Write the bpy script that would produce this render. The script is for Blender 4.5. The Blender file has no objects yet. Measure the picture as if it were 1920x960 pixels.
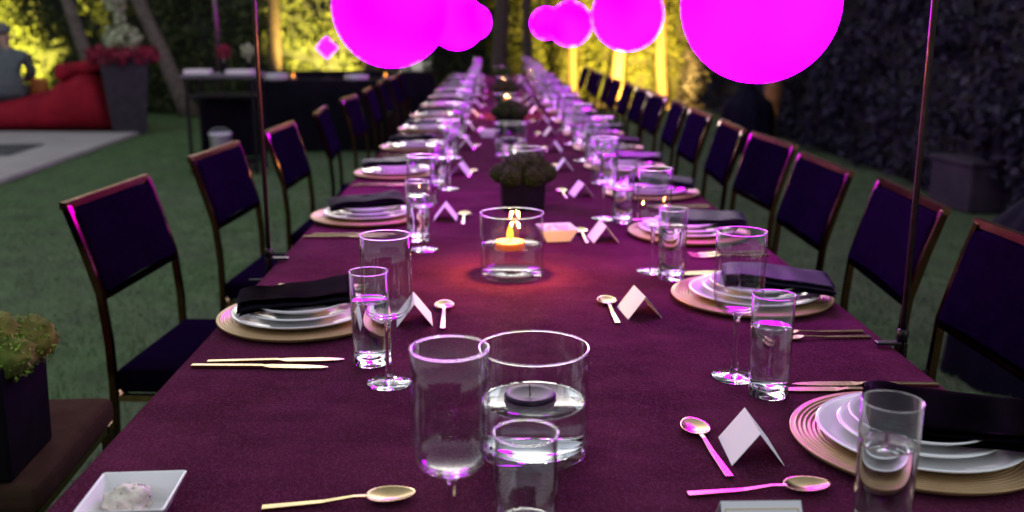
import bpy, bmesh, math, random
import numpy as np
from mathutils import Vector, Matrix, noise
random.seed(7); rng = np.random.default_rng(7)
R = math.radians
sc = bpy.context.scene
C = sc.collection

# ------------------------------------------------------------------ camera
cam = bpy.data.cameras.new('camera'); camo = bpy.data.objects.new('camera', cam); C.objects.link(camo)
camo.location = (0, 0, 1.283); camo.rotation_euler = (R(90 - 13.255), 0, R(-1.115))
cam.sensor_width = 36; cam.lens = 33.75; cam.clip_start = .02; cam.clip_end = 400
cam.dof.use_dof = True; cam.dof.focus_distance = 1.4; cam.dof.aperture_fstop = 3.6
sc.camera = camo
# ------------------------------------------------------------------ sky, sun, exposure
SUN_E, SUN_R = 11, 0
w = bpy.data.worlds.new('World'); sc.world = w; w.use_nodes = True
nt = w.node_tree; nt.nodes.clear()
wo = nt.nodes.new('ShaderNodeOutputWorld'); bg = nt.nodes.new('ShaderNodeBackground')
sky = nt.nodes.new('ShaderNodeTexSky'); sky.sky_type = 'NISHITA'; sky.sun_disc = False
sky.sun_elevation = R(SUN_E); sky.sun_rotation = R(SUN_R); sky.air_density = 1; sky.dust_density = 2.2; sky.ozone_density = 1
hs = nt.nodes.new('ShaderNodeHueSaturation'); hs.inputs['Saturation'].default_value = .35
nt.links.new(sky.outputs[0], hs.inputs['Color']); nt.links.new(hs.outputs[0], bg.inputs[0]); nt.links.new(bg.outputs[0], wo.inputs[0]); bg.inputs[1].default_value = .15
sl = bpy.data.lights.new('sun', 'SUN'); so = bpy.data.objects.new('sun', sl); C.objects.link(so)
sl.energy = .05; sl.angle = R(20); sl.color = (1, .9, .8)
so.rotation_euler = (R(90 - SUN_E), 0, R(180 - SUN_R)); so.location = (0, 0, 20)
sc.view_settings.view_transform = 'Standard'; sc.view_settings.look = 'None'
sc.view_settings.exposure = 1.5; sc.view_settings.gamma = 1; sc.view_settings.use_curve_mapping = False
cy = sc.cycles
cy.use_denoising = True; cy.max_bounces = 28; cy.transmission_bounces = 24; cy.transparent_max_bounces = 32
cy.diffuse_bounces = 3; cy.glossy_bounces = 6; cy.sample_clamp_indirect = 4; cy.blur_glossy = .6
cy.caustics_refractive = True; cy.caustics_reflective = True; cy.use_light_tree = True

# ------------------------------------------------------------------ materials
M = {}
def mat(name, base, rough=.6, metal=0., noise_scale=None, noise_amt=.25, bump=None, sheen=None, spec=None, coat=None, detail=4):
    m = bpy.data.materials.new(name); m.use_nodes = True; n = m.node_tree; b = n.nodes['Principled BSDF']
    b.inputs['Base Color'].default_value = (*base, 1); b.inputs['Roughness'].default_value = rough; b.inputs['Metallic'].default_value = metal
    if spec is not None: b.inputs['Specular IOR Level'].default_value = spec
    if sheen: b.inputs['Sheen Weight'].default_value = sheen[0]; b.inputs['Sheen Tint'].default_value = (*sheen[1], 1); b.inputs['Sheen Roughness'].default_value = .4
    if coat: b.inputs['Coat Weight'].default_value = coat
    tc = n.nodes.new('ShaderNodeTexCoord')
    if noise_scale:
        t = n.nodes.new('ShaderNodeTexNoise'); t.inputs['Scale'].default_value = noise_scale; t.inputs['Detail'].default_value = detail
        n.links.new(tc.outputs['Object'], t.inputs['Vector'])
        r = n.nodes.new('ShaderNodeValToRGB')
        r.color_ramp.elements[0].position = .3; r.color_ramp.elements[1].position = .7
        r.color_ramp.elements[0].color = (*[c * (1 - noise_amt) for c in base], 1)
        r.color_ramp.elements[1].color = (*[min(1, c * (1 + noise_amt)) for c in base], 1)
        n.links.new(t.outputs['Fac'], r.inputs[0]); n.links.new(r.outputs[0], b.inputs['Base Color'])
    if bump:
        t2 = n.nodes.new('ShaderNodeTexNoise'); t2.inputs['Scale'].default_value = bump[0]; t2.inputs['Detail'].default_value = 3
        n.links.new(tc.outputs['Object'], t2.inputs['Vector'])
        bn = n.nodes.new('ShaderNodeBump'); bn.inputs['Strength'].default_value = bump[1]; bn.inputs['Distance'].default_value = bump[2]
        n.links.new(t2.outputs['Fac'], bn.inputs['Height']); n.links.new(bn.outputs[0], b.inputs['Normal'])
    M[name] = m; return m
def emit(name, col, s):
    m = bpy.data.materials.new(name); m.use_nodes = True; n = m.node_tree; n.nodes.clear()
    o = n.nodes.new('ShaderNodeOutputMaterial'); e = n.nodes.new('ShaderNodeEmission')
    e.inputs[0].default_value = (*col, 1); e.inputs[1].default_value = s; n.links.new(e.outputs[0], o.inputs[0]); M[name] = m; return m
def thin_glass(name, ior=1.5, tint=(.965, .97, .975)):
    m = bpy.data.materials.new(name); m.use_nodes = True; n = m.node_tree; n.nodes.clear()
    o = n.nodes.new('ShaderNodeOutputMaterial'); mx = n.nodes.new('ShaderNodeMixShader')
    t = n.nodes.new('ShaderNodeBsdfTransparent'); t.inputs[0].default_value = (*tint, 1)
    g = n.nodes.new('ShaderNodeBsdfGlossy'); g.inputs['Roughness'].default_value = .015
    fr = n.nodes.new('ShaderNodeFresnel'); fr.inputs['IOR'].default_value = 1.5
    # the back faces of a thin pane reflect like its front
    geo = n.nodes.new('ShaderNodeNewGeometry'); mm = n.nodes.new('ShaderNodeMix'); mm.data_type = 'FLOAT'
    n.links.new(geo.outputs['Backfacing'], mm.inputs[0]); mm.inputs[2].default_value = ior; mm.inputs[3].default_value = 1 / ior
    n.links.new(mm.outputs[0], fr.inputs['IOR'])
    n.links.new(fr.outputs[0], mx.inputs[0]); n.links.new(t.outputs[0], mx.inputs[1]); n.links.new(g.outputs[0], mx.inputs[2])
    n.links.new(mx.outputs[0], o.inputs[0]); M[name] = m
def solid_glass(name, ior, col=(1, 1, 1)):
    m = bpy.data.materials.new(name); m.use_nodes = True; n = m.node_tree; n.nodes.clear()
    o = n.nodes.new('ShaderNodeOutputMaterial'); g = n.nodes.new('ShaderNodeBsdfGlass')
    g.inputs['IOR'].default_value = ior; g.inputs['Color'].default_value = (*col, 1); g.inputs['Roughness'].default_value = 0
    n.links.new(g.outputs[0], o.inputs[0]); M[name] = m

thin_glass('thin_glass'); thin_glass('still_water', 1.33, (.95, .96, .97)); solid_glass('solid_glass', 1.48); solid_glass('water', 1.33)
mat('porcelain', (.86, .84, .83), .14, noise_scale=9, noise_amt=.03, coat=.3)
mat('charger_gold', (.42, .27, .13), .38, .55, noise_scale=30, noise_amt=.12)
mat('cutlery_gold', (.38, .28, .145), .22, 1, noise_scale=60, noise_amt=.1)
mat('card_paper', (.82, .80, .81), .7, bump=(900, .1, .0002))
mat('card_gold', (.6, .42, .2), .35, .8)
mat('napkin', (.006, .003, .012), .5, bump=(1400, .2, .0003), spec=.16, sheen=(.05, (.35, .12, .8)), noise_scale=40, noise_amt=.2)
mat('velvet', (.0030, .0012, .0058), .85, bump=(900, .3, .0006), spec=.0, sheen=(.03, (.25, .1, .8)), noise_scale=25, noise_amt=.25)
mat('brown_velvet', (.050, .028, .019), .9, spec=.0, bump=(900, .3, .0006), sheen=(.05, (.6, .45, .35)), noise_scale=18, noise_amt=.2)
mat('bronze_lit', (.50, .25, .16), .2, 1, noise_scale=40, noise_amt=.2)  # brighter copy of the bronze, bright reflections on the rails put into its colour
mat('bronze', (.16, .065, .04), .13, 1, noise_scale=40, noise_amt=.2)
mat('black_metal', (.03, .025, .03), .32, .8, noise_scale=50, noise_amt=.3)
mat('rod_metal', (.20, .13, .15), .33, 1, noise_scale=80, noise_amt=.15)
mat('steel', (.7, .7, .7), .3, 1)
mat('pot_black', (.006, .0055, .007), .6, spec=.06, noise_scale=20, noise_amt=.3, bump=(60, .2, .002))
mat('wax_plum', (.016, .006, .026), .4, noise_scale=40, noise_amt=.2, spec=.2)
mat('wax_lit', (.5, .17, .04), .45)  # the flame's orange glow through the wax is put into this colour
mat('wick', (.02, .02, .02), .9)
mat('spread', (.62, .56, .46), .6, noise_scale=70, noise_amt=.45, bump=(150, .5, .003))
mat('moss', (.022, .036, .008), .9, spec=.05, noise_scale=35, noise_amt=.5)
mat('moss_pale', (.10, .125, .025), .9, spec=.05, noise_scale=35, noise_amt=.45)
mat('red_bag', (.24, .006, .018), .75, noise_scale=5, noise_amt=.25, bump=(9, .5, .02), spec=.15)
mat('orange', (.45, .13, .02), .7, noise_scale=10, noise_amt=.2)
mat('tall_pot', (.038, .031, .038), .7, spec=.1, noise_scale=12, noise_amt=.25, bump=(90, .2, .003))
mat('flower_red', (.26, .02, .04), .7, noise_scale=8, noise_amt=.5)
mat('leaf_pale', (.42, .46, .30), .5, noise_scale=6, noise_amt=.4)
mat('shirt', (.085, .095, .10), .9, noise_scale=15, noise_amt=.2, bump=(30, .3, .01))
mat('skin', (.30, .17, .12), .6)
mat('cap', (.10, .095, .10), .9)
mat('trousers', (.03, .032, .04), .9)
mat('bark', (.045, .029, .020), .9, noise_scale=14, noise_amt=.4, bump=(25, .6, .02))
mat('concrete', (.33, .30, .28), .85, noise_scale=2.2, noise_amt=.14, bump=(40, .2, .004), detail=8)
mat('slate', (.035, .035, .045), .7, noise_scale=5, noise_amt=.3)
mat('stone', (.045, .038, .045), .9, spec=.1, noise_scale=4, noise_amt=.25, bump=(20, .4, .01))
mat('soil', (.035, .025, .02), .95, noise_scale=8, noise_amt=.4, bump=(15, .6, .03))
mat('black_cloth', (.005, .004, .007), .85, spec=.05, noise_scale=6, noise_amt=.3, bump=(500, .2, .0008))
mat('cover_cloth', (.006, .0055, .012), .8, spec=.05, noise_scale=6, noise_amt=.3)
mat('counter_top', (.10, .085, .10), .4, noise_scale=3, noise_amt=.15)
mat('white_tray', (.70, .66, .62), .5, noise_scale=9, noise_amt=.1)
mat('turf', (.060, .110, .034), .95, noise_scale=5, noise_amt=.3, bump=(250, .8, .01), detail=9)
mat('blade', (.080, .150, .046), .8, noise_scale=4, noise_amt=.35)
mat('hedge_core', (.012, .016, .008), .95, noise_scale=4, noise_amt=.4)
emit('flame', (1, .32, .02), 2.2)
emit('bulb_warm', (1, .62, .25), 14)
emit('lightspot', (.75, .004, 1), 2.2)
def leafmat(name, a, b_):
    m = bpy.data.materials.new(name); m.use_nodes = True; n = m.node_tree; p = n.nodes['Principled BSDF']
    p.inputs['Roughness'].default_value = .65; p.inputs['Specular IOR Level'].default_value = .15
    g = n.nodes.new('ShaderNodeNewGeometry'); r = n.nodes.new('ShaderNodeValToRGB')
    r.color_ramp.elements[0].color = (*a, 1); r.color_ramp.elements[1].color = (*b_, 1)
    n.links.new(g.outputs['Random Per Island'], r.inputs[0]); n.links.new(r.outputs[0], p.inputs['Base Color']); M[name] = m
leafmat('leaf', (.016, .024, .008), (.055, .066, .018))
leafmat('leaf_shaded', (.010, .010, .018), (.028, .030, .042))  # darker leaf copy with dusk shade and violet light put into its colour
leafmat('blossom', (.14, .17, .07), (.62, .64, .42))
leafmat('petal', (.12, .008, .02), (.36, .03, .07))
leafmat('moss_tuft', (.014, .028, .005), (.052, .095, .016))
leafmat('moss_tuft_pale', (.06, .12, .010), (.22, .36, .045))

def globe_material():
    m = bpy.data.materials.new('globe_light'); m.use_nodes = True; n = m.node_tree; n.nodes.clear()
    o = n.nodes.new('ShaderNodeOutputMaterial'); e = n.nodes.new('ShaderNodeEmission')
    tc = n.nodes.new('ShaderNodeTexCoord'); t = n.nodes.new('ShaderNodeTexNoise'); t.inputs['Scale'].default_value = 3; t.inputs['Detail'].default_value = 1
    r = n.nodes.new('ShaderNodeValToRGB'); r.color_ramp.elements[0].position = .35; r.color_ramp.elements[1].position = .7
    r.color_ramp.elements[0].color = (.56, .00005, 1, 1); r.color_ramp.elements[1].color = (.70, .0005, 1, 1)
    n.links.new(tc.outputs['Object'], t.inputs['Vector']); n.links.new(t.outputs['Fac'], r.inputs[0]); n.links.new(r.outputs[0], e.inputs[0])
    e.inputs[1].default_value = 9; n.links.new(e.outputs[0], o.inputs[0]); M['globe_light'] = m
globe_material()

def cloth_material():
    m = bpy.data.materials.new('plum_cloth'); m.use_nodes = True; n = m.node_tree; b = n.nodes['Principled BSDF']; L = n.links.new
    tc = n.nodes.new('ShaderNodeTexCoord')
    def noi(scale, detail, vec=None, stretch=None):
        t = n.nodes.new('ShaderNodeTexNoise'); t.inputs['Scale'].default_value = scale; t.inputs['Detail'].default_value = detail
        if stretch:
            mp = n.nodes.new('ShaderNodeMapping'); mp.inputs['Scale'].default_value = stretch; L(tc.outputs['Object'], mp.inputs[0]); L(mp.outputs[0], t.inputs['Vector'])
        else: L(tc.outputs['Object'], t.inputs['Vector'])
        return t
    big = noi(7, 4); weave = noi(420, 2, stretch=(1, .45, 1)); fold = noi(5, 2.5, stretch=(1.0, 1.3, 1)); spark = noi(700, 1)
    r = n.nodes.new('ShaderNodeValToRGB')
    r.color_ramp.elements[0].position = .3; r.color_ramp.elements[1].position = .75
    r.color_ramp.elements[0].color = (.042, .0074, .020, 1); r.color_ramp.elements[1].color = (.084, .0160, .040, 1)
    L(big.outputs['Fac'], r.inputs[0])
    r2 = n.nodes.new('ShaderNodeValToRGB'); r2.color_ramp.elements[0].position = .45; r2.color_ramp.elements[1].position = .72
    L(weave.outputs['Fac'], r2.inputs[0])
    mx = n.nodes.new('ShaderNodeMix'); mx.data_type = 'RGBA'; mx.inputs[7].default_value = (.15, .034, .09, 1)
    mu = n.nodes.new('ShaderNodeMath'); mu.operation = 'MULTIPLY'; mu.inputs[1].default_value = .42
    L(r2.outputs[0], mu.inputs[0]); L(mu.outputs[0], mx.inputs[0]); L(r.outputs[0], mx.inputs[6]); L(mx.outputs[2], b.inputs['Base Color'])
    rs = n.nodes.new('ShaderNodeValToRGB'); rs.color_ramp.elements[0].position = .66; rs.color_ramp.elements[1].position = .72
    L(spark.outputs['Fac'], rs.inputs[0]); L(rs.outputs[0], b.inputs['Metallic'])
    b.inputs['Roughness'].default_value = .55
    b.inputs['Specular IOR Level'].default_value = .0
    b.inputs['Sheen Weight'].default_value = .0; b.inputs['Sheen Tint'].default_value = (.8, .4, .6, 1)
    b1 = n.nodes.new('ShaderNodeBump'); b1.inputs['Strength'].default_value = .6; b1.inputs['Distance'].default_value = .002; L(weave.outputs['Fac'], b1.inputs['Height'])
    b2 = n.nodes.new('ShaderNodeBump'); b2.inputs['Strength'].default_value = 1; b2.inputs['Distance'].default_value = .028; L(fold.outputs['Fac'], b2.inputs['Height']); L(b1.outputs[0], b2.inputs['Normal'])
    L(b2.outputs[0], b.inputs['Normal']); M['plum_cloth'] = m
cloth_material()

# ------------------------------------------------------------------ mesh helpers
def mesh(name, verts, faces, m=None, smooth=False):
    me = bpy.data.meshes.new(name); me.from_pydata([tuple(v) for v in verts], [], faces); me.update()
    if m: me.materials.append(M[m])
    if smooth: me.polygons.foreach_set('use_smooth', [True] * len(me.polygons))
    return me
def from_bm(name, bm, m, smooth=False):
    me = bpy.data.meshes.new(name); bmesh.ops.recalc_face_normals(bm, faces=bm.faces); bm.to_mesh(me); bm.free()
    me.materials.append(M[m])
    if smooth: me.polygons.foreach_set('use_smooth', [True] * len(me.polygons))
    return me
def lathe(name, prof, m, seg=40, smooth=True):
    V, F = [], []; rings = []
    for r, z in prof:
        if r < 1e-6: rings.append([len(V)]); V.append((0, 0, z))
        else:
            rings.append(list(range(len(V), len(V) + seg)))
            V += [(r * math.cos(2 * math.pi * k / seg), r * math.sin(2 * math.pi * k / seg), z) for k in range(seg)]
    for a, b in zip(rings, rings[1:]):
        for k in range(seg):
            k2 = (k + 1) % seg
            if len(a) == 1 and len(b) == 1: continue
            if len(a) == 1: F.append((a[0], b[k2], b[k]))
            elif len(b) == 1: F.append((a[k], a[k2], b[0]))
            else: F.append((a[k], a[k2], b[k2], b[k]))
    bm = bmesh.new(); me = mesh(name, V, F); bm.from_mesh(me); bpy.data.meshes.remove(me)
    return from_bm(name, bm, m, smooth)
def box(name, sx, sy, sz, m, bevel=.0, seg=2, cz=0, smooth=False, fn=None, cuts=0):
    bm = bmesh.new(); bmesh.ops.create_cube(bm, size=1)
    bmesh.ops.scale(bm, vec=(sx, sy, sz), verts=bm.verts)
    if bevel: bmesh.ops.bevel(bm, geom=list(bm.edges), offset=bevel, segments=seg, affect='EDGES', profile=.5)
    if cuts: bmesh.ops.subdivide_edges(bm, edges=list(bm.edges), cuts=cuts, use_grid_fill=True)
    for v in bm.verts:
        v.co.z += cz
        if fn: v.co = Vector(fn(v.co))
    return from_bm(name, bm, m, smooth)
def tube(name, pts, rad, m, seg=8, smooth=True, square=False):
    pts = [Vector(p) for p in pts]; V, F = [], []
    if not hasattr(rad, '__len__'): rad = [rad] * len(pts)
    seg = 4 if square else seg
    up0 = Vector((0, 1, 0)) if abs((pts[-1] - pts[0]).normalized().y) < .9 else Vector((1, 0, 0))
    for i, p in enumerate(pts):
        d = (pts[min(i + 1, len(pts) - 1)] - pts[max(i - 1, 0)]).normalized()
        a = d.cross(up0).normalized(); b = d.cross(a).normalized()
        for k in range(seg):
            t = 2 * math.pi * (k + .5 * square) / seg; s = rad[i] * (1.414 if square else 1)
            V.append(p + a * math.cos(t) * s + b * math.sin(t) * s)
    for i in range(len(pts) - 1):
        for k in range(seg):
            k2 = (k + 1) % seg; F.append((i * seg + k, i * seg + k2, (i + 1) * seg + k2, (i + 1) * seg + k))
    F.append(tuple(range(seg))); n0 = (len(pts) - 1) * seg; F.append(tuple(range(n0, n0 + seg)))
    bm = bmesh.new(); me = mesh(name, V, F); bm.from_mesh(me); bpy.data.meshes.remove(me)
    return from_bm(name, bm, m, smooth and not square)
def leaves(name, pos, nrm, size, m, jitter=.9):
    """many leaf-shaped folded faces; pos (n,3), nrm (n,3)"""
    n = len(pos); d = nrm + rng.normal(0, jitter, (n, 3)); d /= np.linalg.norm(d, axis=1)[:, None]
    a = np.cross(d, rng.normal(0, 1, (n, 3))); a /= np.linalg.norm(a, axis=1)[:, None]; b = np.cross(d, a)
    s = size * rng.uniform(.6, 1.35, n)[:, None]
    V = np.stack([pos - a * s, pos - b * s * .5 + d * s * .15, pos + a * s, pos + b * s * .5 + d * s * .15], 1).reshape(-1, 3)
    me = bpy.data.meshes.new(name); me.vertices.add(4 * n); me.vertices.foreach_set('co', V.astype(np.float32).ravel())
    me.loops.add(4 * n); me.loops.foreach_set('vertex_index', np.arange(4 * n, dtype=np.int32))
    me.polygons.add(n); me.polygons.foreach_set('loop_start', np.arange(0, 4 * n, 4, dtype=np.int32))
    me.update(calc_edges=True); me.validate(); me.materials.append(M[m]); return me

# ------------------------------------------------------------------ object helpers
ORD = ['first', 'second', 'third', 'fourth', 'fifth', 'sixth', 'seventh', 'eighth', 'ninth', 'tenth', 'eleventh', 'twelfth', 'thirteenth', 'fourteenth', 'fifteenth', 'sixteenth', 'seventeenth']
def obj(name, me, parent=None, loc=(0, 0, 0), rot=(0, 0, 0), kind=None):
    o = bpy.data.objects.new(name, me); C.objects.link(o); o.parent = parent; o.location = loc; o.rotation_euler = rot
    if kind: o['kind'] = kind
    return o
def tag(o, label, cat, group=None):
    o['label'] = label; o['category'] = cat
    if group: o['group'] = group
    return o
def struct(name, me, loc=(0, 0, 0)):
    return obj(name, me, loc=loc, kind='structure')
def thing(name, parts, label, cat, loc=(0, 0, 0), rz=0, group=None, rx=0, ry=0):
    """parts: a mesh (one-mesh thing) or a list of (name, mesh[, loc[, rot[, subparts]]])"""
    if not isinstance(parts, list):
        return tag(obj(name, parts, loc=loc, rot=(rx, ry, rz)), label, cat, group)
    root = bpy.data.objects.new(name, None); C.objects.link(root); root.empty_display_size = .05
    root.location = loc; root.rotation_euler = (rx, ry, rz); tag(root, label, cat, group)
    def add(ps, par):
        for p in ps:
            o = obj(p[0], p[1], par, p[2] if len(p) > 2 else (0, 0, 0), p[3] if len(p) > 3 else (0, 0, 0))
            if len(p) > 5 and p[5]: o['kind'] = p[5]
            if len(p) > 4 and p[4]: add(p[4], o)
    add(parts, root); return root

# ================================================================== THE SETTING
struct('ground', mesh('ground', [(-60, -30, -.02), (60, -30, -.02), (60, 90, -.02), (-60, 90, -.02)], [(0, 1, 2, 3)], 'soil'))
def lawn_mesh():
    V, F = [], []; nx, ny = 40, 60
    for j in range(ny + 1):
        for i in range(nx + 1):
            x = -9 + 13 * i / nx; y = -2 + 18 * j / ny
            V.append((x, y, .006 * noise.noise((x * 1.5, y * 1.5, 0))))
    for j in range(ny):
        for i in range(nx): k = j * (nx + 1) + i; F.append((k, k + 1, k + nx + 2, k + nx + 1))
    return mesh('lawn', V, F, 'turf', True)
struct('lawn', lawn_mesh())
def blades():
    n = 150000
    x = rng.uniform(-4.6, 3.4, n); y = 1.6 + rng.random(n) ** 1.5 * 11; keep = (x < -.5) | (x > .7); x, y = x[keep], y[keep]; n = len(x)
    th = rng.uniform(0, 6.28, n); h = rng.uniform(.012, .026, n); wd = .0022 + y * .0002
    ln = rng.normal(0, .008, (n, 2))
    V = np.zeros((n, 3, 3)); V[:, 0] = np.stack([x - np.cos(th) * wd, y - np.sin(th) * wd, 0 * x], 1); V[:, 1] = np.stack([x + np.cos(th) * wd, y + np.sin(th) * wd, 0 * x], 1)
    V[:, 2] = np.stack([x + ln[:, 0], y + ln[:, 1], h], 1)
    me = bpy.data.meshes.new('grass_blades'); me.vertices.add(3 * n); me.vertices.foreach_set('co', V.astype(np.float32).ravel())
    me.loops.add(3 * n); me.loops.foreach_set('vertex_index', np.arange(3 * n, dtype=np.int32)); me.polygons.add(n)
    me.polygons.foreach_set('loop_start', np.arange(0, 3 * n, 3, dtype=np.int32)); me.update(calc_edges=True); me.materials.append(M['blade'])
    o = obj('grass', me, kind='stuff'); tag(o, 'short dark green artificial turf blades covering the lawn', 'grass')
blades()
def patio():
    bm = bmesh.new(); pts = [(-4.05, 6.0), (-4.42, 12.1), (-12, 12.6), (-12, 6.0)]
    b = [bm.verts.new((x, y, .008)) for x, y in pts]; t = [bm.verts.new((x, y, .045)) for x, y in pts]
    bm.faces.new(t); 
    for i in range(4): bm.faces.new((b[i], b[(i + 1) % 4], t[(i + 1) % 4], t[i]))
    bmesh.ops.bevel(bm, geom=[e for e in bm.edges if e.verts[0].co.z > .03 and e.verts[1].co.z > .03], offset=.012, segments=2, affect='EDGES')
    return from_bm('patio', bm, 'concrete')
struct('patio', patio())
thing('dark_sheet', box('mat', 1.5, .95, .012, 'slate', .004), 'flat dark grey sheet lying on the pale patio', 'mat', (-5.68, 10.2, .052), R(4))  # thin dark sheet making a darker patch on the patio

def hedge(name, x0, x1, y0, y1, h, n, size, label, lm='leaf', faces=('-y',)):
    def core():  # dark box behind the leaves, added to stop light and views passing through
        cx, cy, sx, sy = (x0 + x1) / 2, (y0 + y1) / 2, x1 - x0 - .36, y1 - y0 - .36
        bm = bmesh.new(); bmesh.ops.create_cube(bm, size=1)
        bmesh.ops.scale(bm, vec=(sx, sy, h - .25), verts=bm.verts); bmesh.ops.translate(bm, vec=(cx, cy, (h - .25) / 2), verts=bm.verts)
        bmesh.ops.subdivide_edges(bm, edges=list(bm.edges), cuts=12, use_grid_fill=True)
        for v in bm.verts: v.co += Vector((1, 1, .2)) * .16 * noise.noise(v.co * 1.3)
        return from_bm('core', bm, 'hedge_core', True)
    P, N = [], []
    per = n // len(faces)
    for f in faces:
        z = rng.uniform(.05, h, per); dep = rng.random(per) ** 1.6 * .35
        if f == '-y': p = np.stack([rng.uniform(x0, x1, per), y0 + dep, z], 1); nn = (0, -1, .35)
        elif f == '-x': p = np.stack([x0 + dep, rng.uniform(y0, y1, per), z], 1); nn = (-1, 0, .35)
        else: p = np.stack([rng.uniform(x0, x1, per), rng.uniform(y0, y1, per), h - dep], 1); nn = (0, 0, 1)
        # clumps: push whole patches in and out, thin some of them
        cl = np.array([noise.noise(Vector(q) * 1.7) + .6 * noise.noise(Vector(q) * 4.1) for q in p])
        ax = 1 if f == '-y' else 0
        if f in ('-y', '-x'): p[:, ax] -= cl * .22
        keep = cl + rng.normal(0, .25, per) > -.42
        P.append(p[keep]); N.append(np.tile(nn, (keep.sum(), 1)))
    P = np.concatenate(P); N = np.concatenate(N).astype(float)
    return thing(name, [('dark_backing', core()), ('foliage', leaves('foliage', P, N, size, lm), (0, 0, 0), (0, 0, 0), None, 'stuff')], label, 'hedge')
hedge('hedge', -13, -1.3, 15.3, 16.3, 4.2, 38000, .055, 'tall leafy hedge behind the buffet, red bean bag and tall grey pot')
hedge('hedge', -1.3, 4.6, 18.0, 19.0, 4.4, 17000, .06, 'leafy hedge closing the garden beyond the end of the dining table', 'leaf')
hedge('hedge', 3.45, 4.6, 2.2, 17.9, 4.2, 60000, .05, 'long dark hedge running alongside the dining table behind the row of chairs', 'leaf_shaded', ('-x',))
hedge('hedge', -13, 4.6, -6.6, -5.6, 4.2, 3000, .09, 'unseen hedge behind the head of the table, added to block low sky light', 'leaf_shaded', ('top',))  # out of view; put in to darken glass reflections and cut fill light
hedge('hedge', -13.6, -13.0, 4, 16.3, 4.0, 6000, .07, 'dark hedge bounding the patio side of the garden', 'leaf', ('top',))

def tree(x, y, top, r, label, wob=.05, h=3.4):
    pts, rad = [], []
    for i in range(15):
        t = i / 14; z = h * t
        pts.append((x + top[0] * t + wob * noise.noise((x * 7, t * 3, 1)), y + top[1] * t + wob * noise.noise((y * 7, t * 3, 5)), z - .02)); rad.append(r * (1.25 if i == 0 else 1 - .4 * t) * (1 + .12 * noise.noise((x, t * 9, 2))))
    tp = Vector(pts[-1]); limbs = []
    for k in range(5):
        a = k * 1.3 + x; e = tp + Vector((math.cos(a) * 1.0, math.sin(a) * .7, .9 + .2 * (k % 3)))
        s = Vector(pts[11 + k % 3])
        limbs.append(('limb', tube('limb', [s, s.lerp(e, .5) + Vector((0, 0, .12)), e], [r * .45, r * .3, r * .12], 'bark', 6)))
    n = 2600; c = np.array(tp) + np.array([0, 0, 1.1]); q = rng.normal(0, 1, (n, 3)); q /= np.linalg.norm(q, axis=1)[:, None]
    q = q * (rng.random(n) ** .4)[:, None]; cl = np.array([noise.noise(Vector(v) * 2.2 + Vector((x, y, 0))) for v in q]); k = cl > -.12
    pos = c + q * np.array([1.5, 1.1, .8]); 
    return thing('tree', [('trunk', tube('trunk', pts, rad, 'bark', 10), (0, 0, 0), (0, 0, 0), limbs), ('crown', leaves('crown', pos[k], q[k], .07, 'leaf'), (0, 0, 0), (0, 0, 0), None, 'stuff')], label, 'tree')
M['bark'] = mat('bark_grey', (.10, .075, .06), .9, noise_scale=14, noise_amt=.4, bump=(25, .6, .02))
tree(-4.58, 14.75, (-1.35, 0), .13, 'slender bare tree trunk leaning over from beside the tall grey pot', h=3.6)
tree(-5.72, 14.5, (-.9, .1), .11, 'slender tree trunk rising behind the pale topiary')
M['bark'] = bpy.data.materials['bark']
tree(-3.28, 14.8, (.0, .05), .11, 'warm lit straight tree trunk rising behind the buffet, left of the magenta lantern')
tree(-6.95, 14.7, (-1.4, .2), .12, 'yellow lit tree trunk leaning beside the seated person')
tree(-1.95, 14.9, (.15, .1), .10, 'straight tree trunk at the end of the buffet hedge')
tree(2.15, 17.2, (.3, .1), .12, 'golden lit tree trunk before the hedge beyond the hedge-side chairs')
tree(1.45, 17.4, (-.2, .1), .09, 'thin golden lit trunk nearer the end of the table', h=3.2)
tree(2.95, 17.0, (-.1, .1), .10, 'orange lit trunk in the corner where two hedges meet')
tree(.11, 15.2, (.05, .1), .13, 'dark purple tinted trunk straight beyond the end of the table')
tree(.54, 15.3, (-.05, .1), .09, 'thin dark trunk beyond the end of the table')
tree(3.12, 10.9, (.25, .1), .12, 'orange lit trunk beside the small pointed black cover')

# ------------------------------------------------------------------ uplights washing the hedges (the photo shows their yellow light)
def uplight(x, y, tx, ty, tz, energy, label, col=(1, .70, .16), size=70):
    can = lathe('can', [(0, 0), (.045, 0), (.05, .01), (.05, .12), (.042, .12), (.04, .09), (0, .09)], 'black_metal', 16)
    root = thing('garden_uplight', [('can', can), ('lens', lathe('lens', [(0, .092), (.036, .094), (.036, .099), (0, .1)], 'bulb_warm', 16)), ('spike', tube('spike', [(0, 0, -.06), (0, 0, .01)], .008, 'black_metal'))], label, 'uplight', (x, y, .05), 0, 'uplights at the foot of the hedges')
    l = bpy.data.lights.new('uplight_lamp', 'SPOT'); l.energy = energy; l.color = col; l.spot_size = R(size); l.spot_blend = .8; l.shadow_soft_size = .05
    o = bpy.data.objects.new('lamp', l); C.objects.link(o); o.parent = root; o.location = (0, 0, .13)
    d = Vector((tx - x, ty - y, tz - .18)); o.rotation_euler = d.to_track_quat('-Z', 'Y').to_euler()
uplight(-7.75, 14.2, -7.6, 15.4, 1.3, 2600, 'small black garden uplight under the yellow hedge by the seated person', (1, .78, .12), 95)
uplight(-2.75, 14.3, -2.6, 15.4, 1.4, 1500, 'small black garden uplight under the yellow hedge behind the buffet', (1, .72, .16), 85)
uplight(2.05, 16.0, 2.05, 18.1, 1.1, 2600, 'small black garden uplight under the golden hedge past the table end', (1, .62, .09), 92)
uplight(2.75, 15.6, 3.0, 18.0, 1.2, 2400, 'small black garden uplight in the corner where two hedges meet', (1, .55, .09), 100)
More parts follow.
